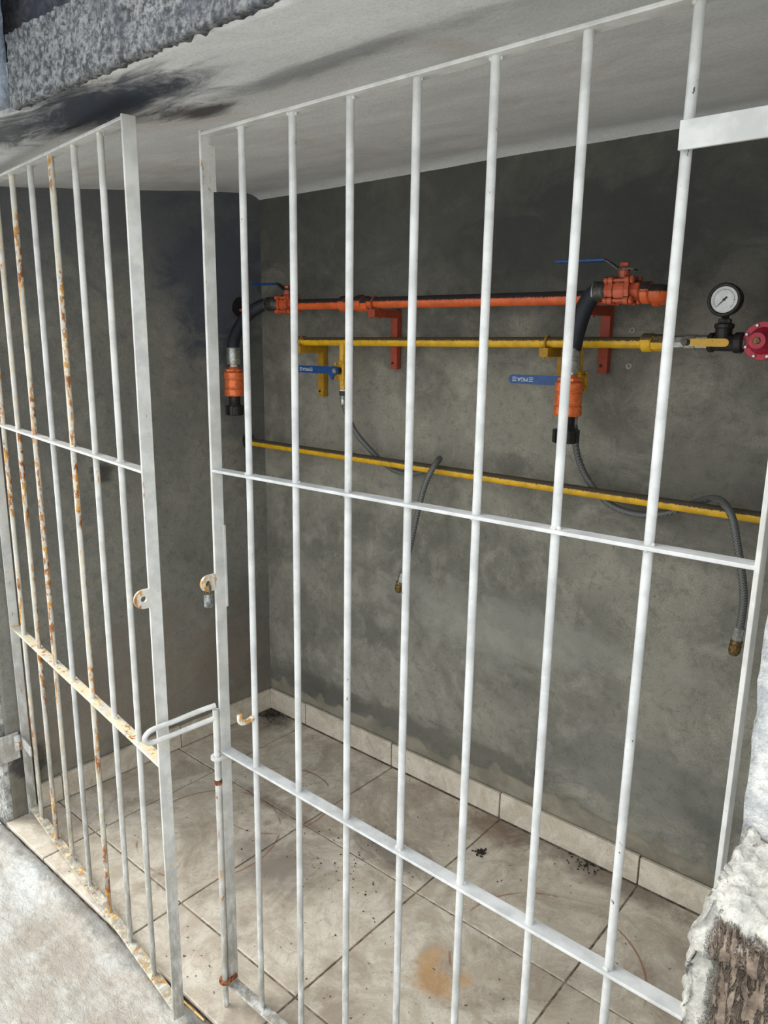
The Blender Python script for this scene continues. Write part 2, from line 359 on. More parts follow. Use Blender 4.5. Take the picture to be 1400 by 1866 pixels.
# ---------------------------------------------------------------- the setting
WX = 2.03            # inner face of the right wall
def wx(y): return .032*y     # the left wall runs slightly out towards the street
def cz(x, y): return 1.985 + .1*y - .02*max(0, -y)*max(0, 1-x/.5)
def grid(fn, us, vs_, mat, name, thick=None, attr=None, kind='structure'):
    mb = MB(); n = len(vs_)
    V = [fn(u, v) for u in us for v in vs_]
    mb.add(V, [(i*n+j, (i+1)*n+j, (i+1)*n+j+1, i*n+j+1) for i in range(len(us)-1) for j in range(n-1)], True)
    av = None
    if attr: av = (attr[0], [attr[1](u, v) for u in us for v in vs_])
    if thick is not None:       # rear face and sides so that the wall has depth
        b = len(mb.v); m = len(us)
        cs = [(0, 0), (m-1, 0), (m-1, n-1), (0, n-1)]
        back = [V[i*n+j] + thick for i, j in cs]; mb.v += [Vector(p) for p in back]
        mb.f.append((b, b+3, b+2, b+1)); mb.sm.append(False)
        e1 = [i*n for i in range(m)]; e2 = [(m-1)*n+j for j in range(n)]; e3 = [i*n+n-1 for i in range(m)][::-1]; e4 = [j for j in range(n)][::-1]
        for e, (p, q) in ((e1, (b, b+1)), (e2, (b+1, b+2)), (e3, (b+2, b+3)), (e4, (b+3, b))):
            mb.f.append(tuple(e)[::-1] + (p, q)); mb.sm.append(False)
        if av: av[1].extend([0.]*4)
    return obj(name, mb, mat, kind=kind, attr=av, origin=Vector((0, 0, 0)))
def lsp(a, b, n): return [a+(b-a)*i/n for i in range(n+1)]
def edge_z(t): return .128 + .03*noise.noise(Vector((t*5, 3, 1))) + .05*max(0, noise.noise(Vector((t*19, 8, 2)))) + .03*max(0, 1-abs(t-1.3)/.4)
def bandm(t, z): return max(0., min(1., (edge_z(t)-z)/.008+.5))
zs = lsp(-.02, .30, 64) + lsp(.31, 2.0, 90)
wall_back = grid(lambda x, z: Vector((x, -.004*(1-bandm(x, z)) + .0016*fbm((x, z, 0), 3) + .004, z)), lsp(-.06, WX+.03, 210), zs, M_back, 'wall_back', Vector((0, .15, 0)), ('band', bandm))
wall_left = grid(lambda y, z: Vector((wx(y) - .003*bandm(y+7, z)*.8 + .0016*fbm((5, y, z), 3), y, z)), lsp(-1.03, .02, 100), lsp(-.02, .30, 40)+lsp(.31, 2.0, 70), M_left, 'wall_left', Vector((-.16, 0, 0)), ('band', lambda y, z: bandm(y+7, z)*.6))
ceiling = grid(lambda x, y: Vector((x, y, cz(x, y) + .004*fbm((x, y*2, 3), 2.2) - .02*max(0, 1+y/.06)**2)), lsp(-.2, 2.6, 90), lsp(-1.2, .05, 60), M_ceil, 'ceiling', Vector((0, 0, .10)))
def rough_block(name, a, b, res, mat, fn, kind='structure', parent=None):
    mb = MB(); idx = {}; n = [max(2, int(round((b[i]-a[i])/res))) for i in range(3)]
    def vid(i, j, k):
        if (i, j, k) not in idx:
            p = Vector((a[0]+(b[0]-a[0])*i/n[0], a[1]+(b[1]-a[1])*j/n[1], a[2]+(b[2]-a[2])*k/n[2]))
            nn = Vector(((i == n[0])-(i == 0), (j == n[1])-(j == 0), (k == n[2])-(k == 0)))
            nn = nn.normalized() if nn.length else nn
            idx[(i, j, k)] = len(mb.v); mb.v.append(fn(p, nn))
        return idx[(i, j, k)]
    def quad(q): mb.f.append(tuple(vid(*t) for t in q)); mb.sm.append(True)
    for i in range(n[0]):
        for j in range(n[1]):
            for k in (0, n[2]): quad([(i,j,k),(i+1,j,k),(i+1,j+1,k),(i,j+1,k)])
        for k in range(n[2]):
            for j in (0, n[1]): quad([(i,j,k),(i+1,j,k),(i+1,j,k+1),(i,j,k+1)])
    for j in range(n[1]):
        for k in range(n[2]):
            for i in (0, n[0]): quad([(i,j,k),(i,j+1,k),(i,j+1,k+1),(i,j,k+1)])
    return obj(name, mb, mat, parent, kind=kind)
def rough_fn(sc, amp, st=1.):
    def f(p, nn):
        q = Vector((p.x*sc, p.y*sc, p.z*sc*st))
        return p + nn*amp*(noise.fractal(q, .8, 2.1, 4) + .5*abs(noise.noise(q*2.3)))
    return f
# slab edge over the opening, the set-back wall above it and the neighbouring soffit block
rough_block('trim_1', (.786, -1.213, 1.862), (2.7, -1.2, 1.973), .006, M_fascia, rough_fn(55, .005, .45))
rough_block('trim_2', (.45, -1.16, 1.962), (2.7, -1.0, 2.5), .02, M_recess, rough_fn(25, .006))
rough_block('trim_3', (.30, -2.1, 1.872), (.752, -1.2, 2.35), .02, M_soffit, rough_fn(20, .003))
# piers at both ends of the opening
rough_block('wall_left_front', (-.9, -1.045, -.04), (-.038, -1.02, 2.3), .012, M_pier_l, rough_fn(30, .0025))
def pier_fn(p, nn):
    q = Vector((p.x*26, p.y*26, p.z*16)); r = noise.ridged_multi_fractal(q, 1.0, 2.1, 3, 1.0, 2.0)
    return p + nn*(.004*r + .004*noise.noise(q*.6))
rough_block('wall_right', (WX-.001, -1.07, -.04), (2.6, .0, 2.3), .011, M_pier_r, lambda p, nn: pier_fn(p, nn) if p.y < -.9 else p)
def block_fn(p, nn):
    q = Vector((p.x*60, p.y*60, p.z*17))
    d = .011*noise.ridged_multi_fractal(q, .9, 2.1, 3, 1.0, 2.0) - .006
    d += .006*noise.noise(Vector((p.x*30, p.y*30, p.z*26)))
    if p.z > .9: p = p + Vector((.012*((p.z-.9)/.06)**2 if nn.x < 0 else 0, 0, 0))
    if p.z < .93 and nn.y < 0: p = p + Vector((0, .012, 0))
    return p + nn*d
rough_block('wall_right_stub', (2.031, -1.215, -.04), (2.45, -1.06, .974), .0045, M_block, block_fn)
# ground outside
def gz(x, y):
    t = max(0, min(1, (-1.055-y)/.08))
    return -.012 - .018*t - .01*max(0, -1.1-y)*.6 + .0035*fbm((x, y, 0), 9) + .004*fbm((x, y*1.7, 5), 34, 4)
xs = [-5, -3, -1.6] + lsp(-1.0, 2.4, 340) + [3.2, 4.5, 7]; ys = [-9, -6, -4, -3] + lsp(-2.5, -1.06, 150)
grid(lambda x, y: Vector((x, y, gz(x, y))), xs, ys, M_ground, 'ground', Vector((0, 0, -.15)))
# tiled floor: mortar bed with separate tiles
fm = MB().box((-.05, -1.053, -.12), (2.03, .02, -.0035)); floor = obj('floor', fm, M_grout, kind='structure', origin=(0, 0, -.12))
xj = [-.0, .2143, .6643, 1.1143, 1.5643, WX-.02]; yj = [-.012, -.444, -.894, -1.056]
for i in range(5):
    for j in range(3):
        g = .0026; x0, x1 = xj[i]+(g if i else -.03), xj[i+1]-g; y1, y0 = yj[j]-g, yj[j+1]+(g if j < 2 else 0)
        dz = random.uniform(-.0008, .0008)
        mb = MB().bevbox((x0, y0, -.012), (x1, y1, dz), .0018)
        obj('tile', mb, M_tile, floor)
# skirting
bb = obj('baseboard_back', MB().box((.002, -.004, 0), (WX-.015, .004, .082)), M_grout, kind='structure')
for i, (a, b) in enumerate(zip([.008, .218, .66, 1.11, 1.563], [.215, .657, 1.107, 1.56, WX-.02])):
    obj('tile', MB().bevbox((a+.001, -.012, .003), (b-.001, -.001, .088+.002*(i % 2)), .0012), M_skirt, bb)
ang = math.atan(.032); AX = (Vector((math.sin(ang), math.cos(ang), 0)), Vector((math.cos(ang), -math.sin(ang), 0)), Z)
bl = obj('baseboard_left', MB().box((-.955, -.002, 0), (-.005, .006, .08), AX, Vector()), M_grout, kind='structure')
for i, (a, b) in enumerate(zip([-.95, -.876, -.432], [-.879, -.436, -.012])):
    obj('tile', MB().bevbox((a, .001, .003), (b, .013, .086+.003*(i % 2)), .0012, AX, Vector()), M_skirt, bl)

# ---------------------------------------------------------------- gate leaves
def make_leaf(name, label, base, th, sgn, spacing, g0, g1, rails, lean, zbot, mats, rail_m, stile_m):
    """base: foot of the free stile; th: heading along +x; sgn: +1 the leaf runs right from its free stile, -1 left"""
    d = Vector((math.cos(th), math.sin(th), 0))*sgn
    nf = Vector((math.sin(th), -math.cos(th), 0))      # towards the street
    P = lambda s, n, z: Vector((base[0]+lean[0]*z, base[1]+lean[1]*z, 0)) + d*s + nf*n + Z*z
    S_ = [g0+i*spacing for i in range(7)]; W_ = S_[-1]+g1
    hinge = P(W_, 0, zbot)
    t = thing(name, label, 'gate', hinge)
    rz = lambda i, s: rails[i][0]+rails[i][1]*s
    for i in range(4):                                  # flat horizontal rails, laid flat, bars pass through them
        a, b = P(0, 0, rz(i, 0)), P(W_, 0, rz(i, W_)); dd = (b-a).normalized(); up = dd.cross(nf).normalized(); up = up if up.z > 0 else -up
        L = (b-a).length
        obj('rail', MB().bevbox((0, -.0125, -.0027), (L, .0125, .0027), .001, (dd, nf, up), a), rail_m[i], t)
    for k, s in ((0, 0), (1, W_)):                      # stiles: flats set edge-on to the street
        z0, z1 = zbot, rz(3, s)+.006
        a = P(s, 0, 0); up = (P(s, 0, 1)-P(s, 0, 0)).normalized()
        obj('stile', MB().bevbox((-.003, -.0125, z0), (.003, .0125, z1), .0009, (d, nf, up), a), stile_m, t)
    wb = MB()
    for j, s in enumerate(S_):
        zb, zt = rz(0, s), rz(3, s)-.002
        obj('bar', MB().cyl(P(s, 0, zb), P(s, 0, zt), .0063, 14), mats[j], t)
        for i in range(4):
            zc = rz(i, s)
            for q in range(3):
                a = random.uniform(0, 6.28); h = random.choice((-1, 1)) if 0 < i < 3 else (1 if i == 0 else -1)
                r = random.uniform(.0022, .004); c = P(s, 0, zc+h*.0035)+Vector((math.cos(a), math.sin(a), 0))*.0062
                wb.lathe(c-Z*r, Z, [(0, r*.3), (r*.5, r*.9), (r, r), (r*1.6, r*.8), (r*2, r*.2)], 6)
    obj('weld_beads', wb, rail_m[0], t, kind='stuff')
    return t, P, d, nf, S_, W_, rz
wp = [M_white]*7
gr, PR, dR, nR, SR, WR, rzR = make_leaf('barred_gate_leaf', 'right leaf of the white barred gate, shut, carrying the slide bolt',
    (1.0139, -.9926), .0048, 1, .12567, .0995, .1261, [(.047, -.028), (.633, -.0079), (1.2313, .0079), (1.8309, .0047)], (-.0014, .0079), .045, wp, [M_w1, M_white, M_white, M_white], M_w1)
gl, PL, dL, nL, SL, WL, rzL = make_leaf('barred_gate_leaf', 'left leaf of the white barred gate, rust-streaked, swung slightly open towards the street',
    (.9565, -1.1016), -.12606, -1, .12848, .1208, .0915, [(.022, .0081), (.626, .0081), (1.2358, .0081), (1.8413, .0081)], (.0021, .002), -.002,
    [M_w1, M_w1, M_w2, M_white, M_w2, M_w2, M_w2], [M_cream, M_cream, M_w1, M_white], M_w1)
def outline(R_, L, n=24):     # rounded tab, hole centre at origin, root at -L along x
    pts = []
    for i in range(n):
        a = 2*PI*i/n; c, s_ = math.cos(a), math.sin(a)
        if c >= 0: pts.append((R_*c, R_*s_))
        else:
            t = min(L/max(-c, 1e-6), (R_/max(abs(s_), 1e-6))); pts.append((t*c, t*s_))
    return pts
# lock tabs
hl = PL(0, .024, .990)
obj('lock_tab', MB().plate_hole(outline(.019, .016), .0062, (nL, Z, dL), hl, -.003, .003), M_rustw, gl, 'rust-edged lock tab with an empty hole')
hr_ = PR(0, .030, 1.008)
obj('lock_tab', MB().plate_hole(outline(.0165, .019), .0062, (nR, Z, dR), hr_, -.003, .003), M_rustw, gr)
# slide bolt on the right leaf
rb = lambda z, dx=0., n=.0205: PR(-.002+dx, n, z)
obj('bolt_rod', MB().tube([rb(.001), rb(.30), rb(.733)], .0065, 14, 1), M_rod, gr, 'round rusty slide bolt rod reaching into the floor')
lp = MB(); A = rb(.742); tip = Vector((.966, -1.146, .7205))
e = (tip-A); e1 = Vector((0, 0, -.028))
lp.tube([A, A+e*.25+Z*.001, A+e*.6, A+e*.88, A+e*.97+e1*.2, A+e+e1*.5, A+e*.965+e1*.85, A+e*.86+e1*1.0, A+e*.5+e1, A+e*.2+e1, A+e1*1.0], .0053, 12, 6)
obj('bolt_handle', lp, M_w1, gr, 'long looped white handle of the slide bolt')
for z, mt in ((.624, M_w1), (.068, M_rust)):
    o_ = PR(-.002, .0205, z)
    obj('bolt_guide', MB().plate_hole([(x*1.25 if x < 0 else x, y) for x, y in outline(.0135, .021)], .0078, (nR, dR, Z), o_, -.003, .003), mt, gr)
obj('bolt_collar', MB().bcyl(rb(.56), rb(.572), .0085, .002, 10), M_rust, gr)
# hook welded on the first bar
hk = PR(SR[0], 0, .745)
obj('handle_hook', MB().tube([hk+Vector((0, -.004, .0)), hk+Vector((-.004, -.018, -.006)), hk+Vector((-.006, -.032, -.002)), hk+Vector((-.006, -.034, .014))], .0055, 10, 5), M_rustw, gr, 'short rusty hook welded to a bar')
obj('weld_patch', MB().bevbox((-.001, -.006, 0), (.006, -.014, .075), .002, (dR, nR, Z), PR(0, 0, 1.74)), M_w1, gr)
obj('cover_strip', MB().bevbox((.003, -.0155, 0), (.005, -.0105, .17), .0005, (dR, nR, Z), PR(0, 0, .95)), M_w1, gr)
# hinge straps and barrels
for (t, P, d, nf, S_, W_, zz) in ((gl, PL, dL, nL, SL, WL, .262), (gl, PL, dL, nL, SL, WL, 1.69), (gr, PR, dR, nR, SR, WR, 1.699), (gr, PR, dR, nR, SR, WR, .30)):
    a = P(S_[-1]-.004, .0135, zz); L = W_-S_[-1]+.008
    obj('hinge_strap', MB().bevbox((0, -.0025, -.015), (L, .0025, .015), .0008, (d, nf, Z), a), M_white, t)
# wall-side hinges (each stays with the wall)
zz = .262; c = Vector((-.013, -1.004, zz+.002)); t = thing('gate_hinge', 'low white hinge with a rusty bracket on the left pier', 'hinge', (c.x, c.y, zz-.05))
obj('barrel', MB().bcyl(c-Z*.026, c+Z*.001, .0105, .0015, 18, True), M_rustw, t)
obj('pin_cap', MB().lathe(c+Z*.003, Z, [(0, .0105), (.014, .0105), (.019, .008), (.021, .003)], 18), M_white, t)
m = MB().bevbox((-.10, -1.062, zz-.060), (-.023, -1.055, zz+.028), .002)
m.bevbox((-.030, -1.062, zz-.060), (-.0235, -.995, zz+.028), .002)
obj('bracket', m, M_w1, t)

# padlock hanging in the right leaf's lock tab
pk = thing('padlock', 'small grey weathered padlock hanging from the rusty tab of the right gate leaf', 'padlock', hr_-Z*.05)
c = hr_+Vector((0, 0, -.021))
obj('body', MB().lathe(c-Z*.028, Z, [(0, .007), (.002, .0088), (.024, .0088), (.027, .007)], 16), M_lock, pk)
obj('shackle', MB().tube([c+dR*.006-Z*.002, c+dR*.0065+Z*.013, c+dR*.004+Z*.0205, c+Z*.0225, c-dR*.004+Z*.0205, c-dR*.0065+Z*.013, c-dR*.006-Z*.002], .0021, 8, 5), M_brass, pk)

# ---------------------------------------------------------------- pipework
def ring_nut(mb, c, d, r, L, bv=.002, n=6): return mb.bcyl(Vector(c)-Vector(d)*L/2, Vector(c)+Vector(d)*L/2, r, bv, n, False)
def pipe(name, label, a, b, r, mat):
    t = thing(name, label, 'pipe', a); obj('run', MB().cyl(a, b, r, 28), mat, t); return t
zO, yO = 1.587, -.11
man = pipe('orange_gas_pipe', 'orange gas manifold pipe running along the back wall, black dirt on top', (.306, yO, zO+.006), (1.525, yO, zO), .0167, M_orange)
cm = MB()
for x in (.525, .592): cm.bcyl((x-.012, yO, zO+.004), (x+.012, yO, zO+.004), .0245, .003, 24)
cm.bcyl((.525, yO, zO+.004), (.592, yO, zO+.004), .0205, .001, 24)
obj('tee_fitting', cm, M_orange, man)
obj('coupling', MB().bcyl((.603, yO, zO+.003), (.628, yO, zO+.003), .0225, .003, 8), M_orange, man)
el = MB().tube([(1.508, yO, zO), (1.531, yO-.003, zO), (1.540, -.138, zO+.001), (1.533, -.165, zO+.002), (1.508, -.17, zO+.004)], .020, 20, 6)
el.bcyl((1.498, -.17, zO+.004), (1.518, -.17, zO+.004), .0245, .003, 24); el.bcyl((1.499, yO, zO), (1.518, yO, zO), .0235, .003, 24)
obj('return_bend', el, M_orange, man)
obj('branch', MB().cyl((1.4965, -.17, 1.592), (1.505, -.17, 1.591), .0167, 24), M_orange, man)
# thin stub to the hole in the left wall
obj('stub', MB().cyl((-.004, -.1, 1.582), (.26, -.108, 1.580), .006, 12), M_orange_b, man)
def ball_valve_big(x, y, z, label):
    t = thing('orange_ball_valve', label, 'valve', (x, y, z-.034), 'orange lever ball valves')
    obj('body', MB().bcyl((x-.016, y, z), (x+.016, y, z), .029, .004, 24), M_orange_b, t)
    for sx in (-1, 1):
        xx = x+sx*.019
        poly = [(.024*math.cos(a)*(1.0 if i % 2 else 1.32), .024*math.sin(a)*(1.0 if i % 2 else 1.32)) for i, a in enumerate([2*PI*j/16+PI/16 for j in range(16)])]
        q = MB().prism([(.031*math.cos(a), .031*math.sin(a)) for a in [2*PI*j/12 for j in range(12)]], (Y, Z, X), Vector((xx, y, z)), -.005, .005)
        for a in range(4):
            an = PI/4+a*PI/2; q.cyl((xx-.005, y+.031*math.cos(an), z+.031*math.sin(an)), (xx+.005, y+.031*math.cos(an), z+.031*math.sin(an)), .0095, 12)
        q.bcyl((xx, y, z), (xx+sx*.024, y, z), .0215, .003, 8)
        obj('end_flange', q, M_orange_b, t)
    for a in range(4):
        an = PI/4+a*PI/2; yy, zz = y+.031*math.cos(an), z+.031*math.sin(an)
        b = MB().bcyl((x-.036, yy, zz), (x-.026, yy, zz), .0078, .002, 12, True); b.cyl((x-.03, yy, zz), (x+.034, yy, zz), .0045, 10)
        ring_nut(b, (x+.029, yy, zz), X, .0088, .008)
        obj('bolt', b, M_orange_b, t)
    s = MB().bcyl((x, y, z+.024), (x, y, z+.044), .0125, .002, 16); ring_nut(s, (x, y, z+.044), Z, .0125, .007); ring_nut(s, (x, y, z+.057), Z, .0105, .010)
    obj('stem', s, M_orange_b, t)
    lv = [(.026, .044), (.010, .0475), (-.012, .0465), (-.038, .064), (-.048, .0685), (-.165, .071)]
    m = MB(); wd = .011
    for k, ((x0, z0), (x1, z1)) in enumerate(zip(lv[:-1], lv[1:])):
        a, b = Vector((x+x0, y, z+z0)), Vector((x+x1, y, z+z1)); dd = (b-a).normalized(); up = Y.cross(dd).normalized()
        m.box((-.0005, -wd, -.0016), ((b-a).length+.0005, wd, .0016), (dd, Y, up), a)
    obj('lever', m, M_dsteel, t)
    g = MB(); a, b = Vector((x-.047, y, z+.0685)), Vector((x-.170, y, z+.0712)); dd = (b-a).normalized()
    g.bevbox((0, -.0125, -.0032), ((b-a).length, .0125, .0032), .0015, (dd, Y, Y.cross(dd)), a)
    obj('lever_grip', g, M_bluet, t, 'blue plastic-coated grip')
    return t
ball_valve_big(.262, yO, 1.594, 'orange lever ball valve at the left end of the manifold, near the corner')
ball_valve_big(1.452, -.17, 1.597, 'orange lever ball valve at the right end of the manifold, beside the pressure gauge')
def big_hose(label, ferr_a, ferr_b, path, x, y, ztop):
    """ferrule on the valve, curved rubber hose, lower ferrule, breakaway coupling, black nut"""
    t = thing('filling_hose', label, 'hose', (x, y, ztop-.235), 'thick black filling hoses')
    fa, fb = Vector(ferr_a), Vector(ferr_b)
    obj('ferrule', MB().lathe(fa, fb-fa, [(0, .018), (.004, .0225), ((fb-fa).length-.003, .0235), ((fb-fa).length, .0225)], 28), M_dsteel, t, 'dark grey crimped collar')
    obj('collar_ring', MB().lathe(fb, fb-fa, [(-.001, .0238), (.0012, .0238)], 28), M_steel, t)
    obj('rubber_hose', MB().tube(path, .0205, 24, 8), M_black, t)
    p = Vector((x, y, ztop)); D = -Z
    obj('ferrule', MB().lathe(p, D, [(0, .0215), (.003, .0228), (.026, .0232), (.052, .0228), (.057, .0205)], 28), M_steel, t, 'bright crimped steel collar')
    obj('neck', MB().bcyl(p+D*.057, p+D*.070, .0125, .001, 6), M_tape, t)
    c = MB(); c.lathe(p+D*.064, D, [(0, .015), (.008, .019), (.014, .021)], 20)
    ring_nut(c, p+D*.076, Z, .029, .010, .002, 8)
    c.lathe(p+D*.081, D, [(0, .030), (.003, .0335), (.021, .0335), (.024, .031), (.026, .031), (.028, .0325), (.052, .0325), (.054, .031), (.056, .031), (.059, .034), (.078, .034), (.082, .031)], 32, False)
    obj('breakaway_coupling', c, M_coup, t)
    n_ = MB().lathe(p+D*.163, D, [(0, .0195), (.028, .0195), (.030, .022), (.034, .022)], 24); obj('adapter', n_, M_blackp, t)
    k = MB().bcyl(p+D*.196, p+D*.229, .030, .003, 24)
    for i in range(12):
        a = 2*PI*i/12; q = p+D*.212+Vector((math.cos(a), math.sin(a), 0))*.030
        k.box((-.004, -.0025, -.0155), (.004, .0025, .0155), (Vector((-math.sin(a), math.cos(a), 0)), Vector((math.cos(a), math.sin(a), 0)), Z), q)
    obj('ribbed_nut', k, M_blackp, t)
    return t
big_hose('left thick black filling hose, hanging near the corner above the lower pipe', (.222, yO, 1.597), (.165, -.112, 1.598),
    [(.170, -.112, 1.598), (.145, -.120, 1.594), (.119, -.140, 1.576), (.104, -.168, 1.546), (.098, -.195, 1.505), (.099, -.212, 1.470), (.101, -.217, 1.444)], .101, -.217, 1.452)
big_hose('thick black filling hose hanging at the right, its orange coupling behind a gate bar', (1.416, -.17, 1.5965), (1.386, -.171, 1.596),
    [(1.392, -.171, 1.596), (1.377, -.173, 1.585), (1.364, -.177, 1.560), (1.354, -.180, 1.525), (1.347, -.181, 1.490), (1.342, -.181, 1.46)], 1.340, -.181, 1.470)
# upper yellow pipe
zY, yY = 1.478, -.1
yp = pipe('yellow_gas_pipe', 'upper yellow gas pipe running under the orange manifold, with two drop branches', (.318, yY, zY-.003), (1.50, yY, zY+.005), .0134, M_yellow)
obj('end_cap', MB().bcyl((.303, yY, zY-.003), (.335, yY, zY-.003), .0175, .003, 20), M_yellow, yp)
for x in (.507, 1.318):
    obj('drop_branch', MB().cyl((x, yY, zY-.008), (x, yY, zY-.052), .0125, 20), M_yellow_b, yp)
rc = MB().bcyl((1.480, yY, zY+.005), (1.505, yY, zY+.005), .0215, .002, 24); rc.bcyl((1.503, yY, zY+.005), (1.548, yY, zY+.005), .0195, .002, 8)
obj('reducer', rc, M_yellow, yp)
# lower yellow pipe
lo = pipe('yellow_gas_pipe', 'lower yellow gas pipe crossing the whole back wall below the valves, grimy on top', (-.005, -.08, 1.108), (WX-.006, -.08, 1.105), .0136, M_yellow)
# torn holes in the left wall around the pipes
for (y, z, r, lb) in ((-.08, 1.112, .026, 'dark chipped hole in the left wall where the lower yellow pipe enters'), (-.10, 1.590, .030, 'dark chipped hole in the left wall behind the thick hose')):
    m = MB(); n = 18; pts = [(r*(1+.25*noise.noise(Vector((math.cos(2*PI*i/n)*1.3, math.sin(2*PI*i/n)*1.3, z*9))))*math.cos(2*PI*i/n), r*1.2*math.sin(2*PI*i/n)) for i in range(n)]
    m.prism(pts, (Y, Z, X), Vector((wx(y), y, z)), -.02, .0045); o = obj('wall_hole', m, M_hole); o['label'] = lb; o['category'] = 'hole'; o['group'] = 'holes in the left wall'
# small yellow ball valves with blue levers and grey hoses
def text_mesh(name, body, size, mat, mw, parent, ext=.0004):
    cu = bpy.data.curves.new(name, 'FONT'); cu.body = body; cu.size = size; cu.extrude = ext; cu.align_x = 'CENTER'; cu.align_y = 'CENTER'
    to = bpy.data.objects.new(name, cu); COL.objects.link(to)
    me = bpy.data.meshes.new_from_object(to.evaluated_get(bpy.context.evaluated_depsgraph_get())); bpy.data.objects.remove(to); bpy.data.curves.remove(cu)
    vs = [mw @ v.co for v in me.vertices]; fs = [tuple(p.vertices) for p in me.polygons]; bpy.data.meshes.remove(me)
    return obj(name, MB().add(vs, fs), mat, parent)
def small_valve(x, label):
    z = 1.386; y = yY
    t = thing('yellow_ball_valve', label, 'valve', (x, y, 1.33), 'yellow ball valves with blue levers')
    b = MB().bcyl((x, y, z+.048), (x, y, z+.030), .0135, .002, 8); b.bcyl((x, y, z+.02), (x, y, z-.02), .0165, .003, 20); b.bcyl((x, y, z-.03), (x, y, z-.046), .0135, .002, 8)
    b.lathe((x, y, z+.034), -Z, [(0, .0115), (.008, .016), (.06, .016), (.068, .0115)], 20)
    obj('body', b, M_yellow_b, t)
    for s in (-1, 1):
        q = MB(); zz = z+s*.014; q.bevbox((x-.021, y-.021, zz-.004), (x+.021, y+.021, zz+.004), .003); obj('flange', q, M_yellow_b, t)
    for sx in (-1, 1):
        for sy in (-1, 1):
            q = MB().bcyl((x+sx*.0165, y+sy*.0165, z-.026), (x+sx*.0165, y+sy*.0165, z+.026), .0048, .001, 10); obj('bolt', q, M_yellow_b, t)
    obj('tail', MB().bcyl((x, y, z-.044), (x, y, z-.060), .0125, .0015, 6), M_yellow_b, t)
    obj('stem', MB().bcyl((x, y-.014, z), (x, y-.034, z), .0095, .001, 14), M_dsteel, t)
    obj('stem_nut', MB().bcyl((x, y-.034, z), (x, y-.042, z), .0085, .001, 6), M_steel, t)
    pts = [(.012, .008), (.006, .0125), (-.02, .0122), (-.165, .0115)]
    pts += [(-.165-.0115*math.sin(a), .0115*math.cos(a)-.000) for a in [PI*k/8 for k in range(1, 8)]] + [(-.165, -.0115), (-.03, -.012), (-.019, -.028), (-.013, -.030), (-.006, -.0125), (.006, -.0125), (.012, -.008)]
    L = obj('lever', MB().prism(pts, (X, Z, -Y), Vector((x, y-.031, z+.001)), 0, .0035), M_bluet, t, 'long flat blue lever with silver marking')
    mw = Matrix.Translation((x-.134, y-.0349, z+.001)) @ Matrix(((-1,0,0,0),(0,0,-1,0),(0,-1,0,0),(0,0,0,1)))
    text_mesh('lettering', 'MGA', .0145, M_lprint, mw, L)
    for sx in (-1, 1):
        for k in (-1, 0, 1): obj('stripe', MB().box((x-.134+sx*.0245-.006, y-.0352, z+.001+k*.0045-.0008), (x-.134+sx*.0245+.006, y-.0344, z+.001+k*.0045+.0008)), M_lprint, L)
    obj('thread_tape', MB().bcyl((x, y, z-.060), (x, y, z-.065), .0105, .001, 16), M_tape, t)
small_valve(.507, 'yellow ball valve with blue lever on the left drop of the pipe')
small_valve(1.318, 'small yellow ball valve behind the right orange coupling, its blue lever pointing left')
def grey_hose(x, path, tail, label):
    t = thing('flexible_gas_hose', label, 'hose', (x, yY, 1.30), 'grey flexible gas hoses')
    obj('nut', MB().bcyl((x, yY, 1.3205), (x, yY, 1.306), .0115, .0015, 6), M_blackp, t)
    obj('crimp', MB().lathe((x, yY, 1.308), -Z, [(0, .0075), (.006, .0075), (.009, .0098), (.026, .0095), (.03, .0088)], 16), M_steel, t)
    obj('hose', MB().tube([(x, yY, 1.29)]+path, .0086, 16, 8), M_braid, t)
    p = Vector(path[-1]); d = Vector(tail).normalized()
    obj('crimp', MB().bcyl(p-d*.008, p+d*.026, .0112, .0015, 6), M_steel, t)
    obj('connector', MB().lathe(p+d*.024, d, [(0, .0125), (.006, .0135), (.010, .0118), (.012, .0132), (.026, .0132), (.034, .0100), (.036, .0085)], 20, False), M_brass, t, 'threaded tarnished brass end')
grey_hose(.507, [(.509, -.085, 1.25), (.528, -.06, 1.185), (.582, -.045, 1.130), (.641, -.043, 1.092), (.705, -.043, 1.073), (.787, -.043, 1.084), (.835, -.045, 1.107), (.870, -.062, 1.134), (.897, -.100, 1.143), (.896, -.124, 1.122), (.880, -.138, 1.075), (.862, -.142, 1.01), (.848, -.142, .954), (.822, -.14, .85), (.798, -.14, .775)], (-.25, 0, -1),
    'grey flexible hose looped over the lower yellow pipe at the middle, brass end dangling')
grey_hose(1.318, [(1.317, -.088, 1.26), (1.316, -.065, 1.20), (1.333, -.046, 1.144), (1.365, -.043, 1.106), (1.405, -.043, 1.076), (1.452, -.043, 1.062), (1.505, -.043, 1.062), (1.560, -.043, 1.078), (1.60, -.045, 1.10), (1.645, -.06, 1.124), (1.675, -.09, 1.136), (1.705, -.122, 1.135), (1.732, -.14, 1.108), (1.752, -.142, 1.042), (1.769, -.14, .97), (1.776, -.14, .92), (1.775, -.14, .855)], (-.12, 0, -1),
    'grey braided hose looped over the lower yellow pipe at the right end, below the gauge')
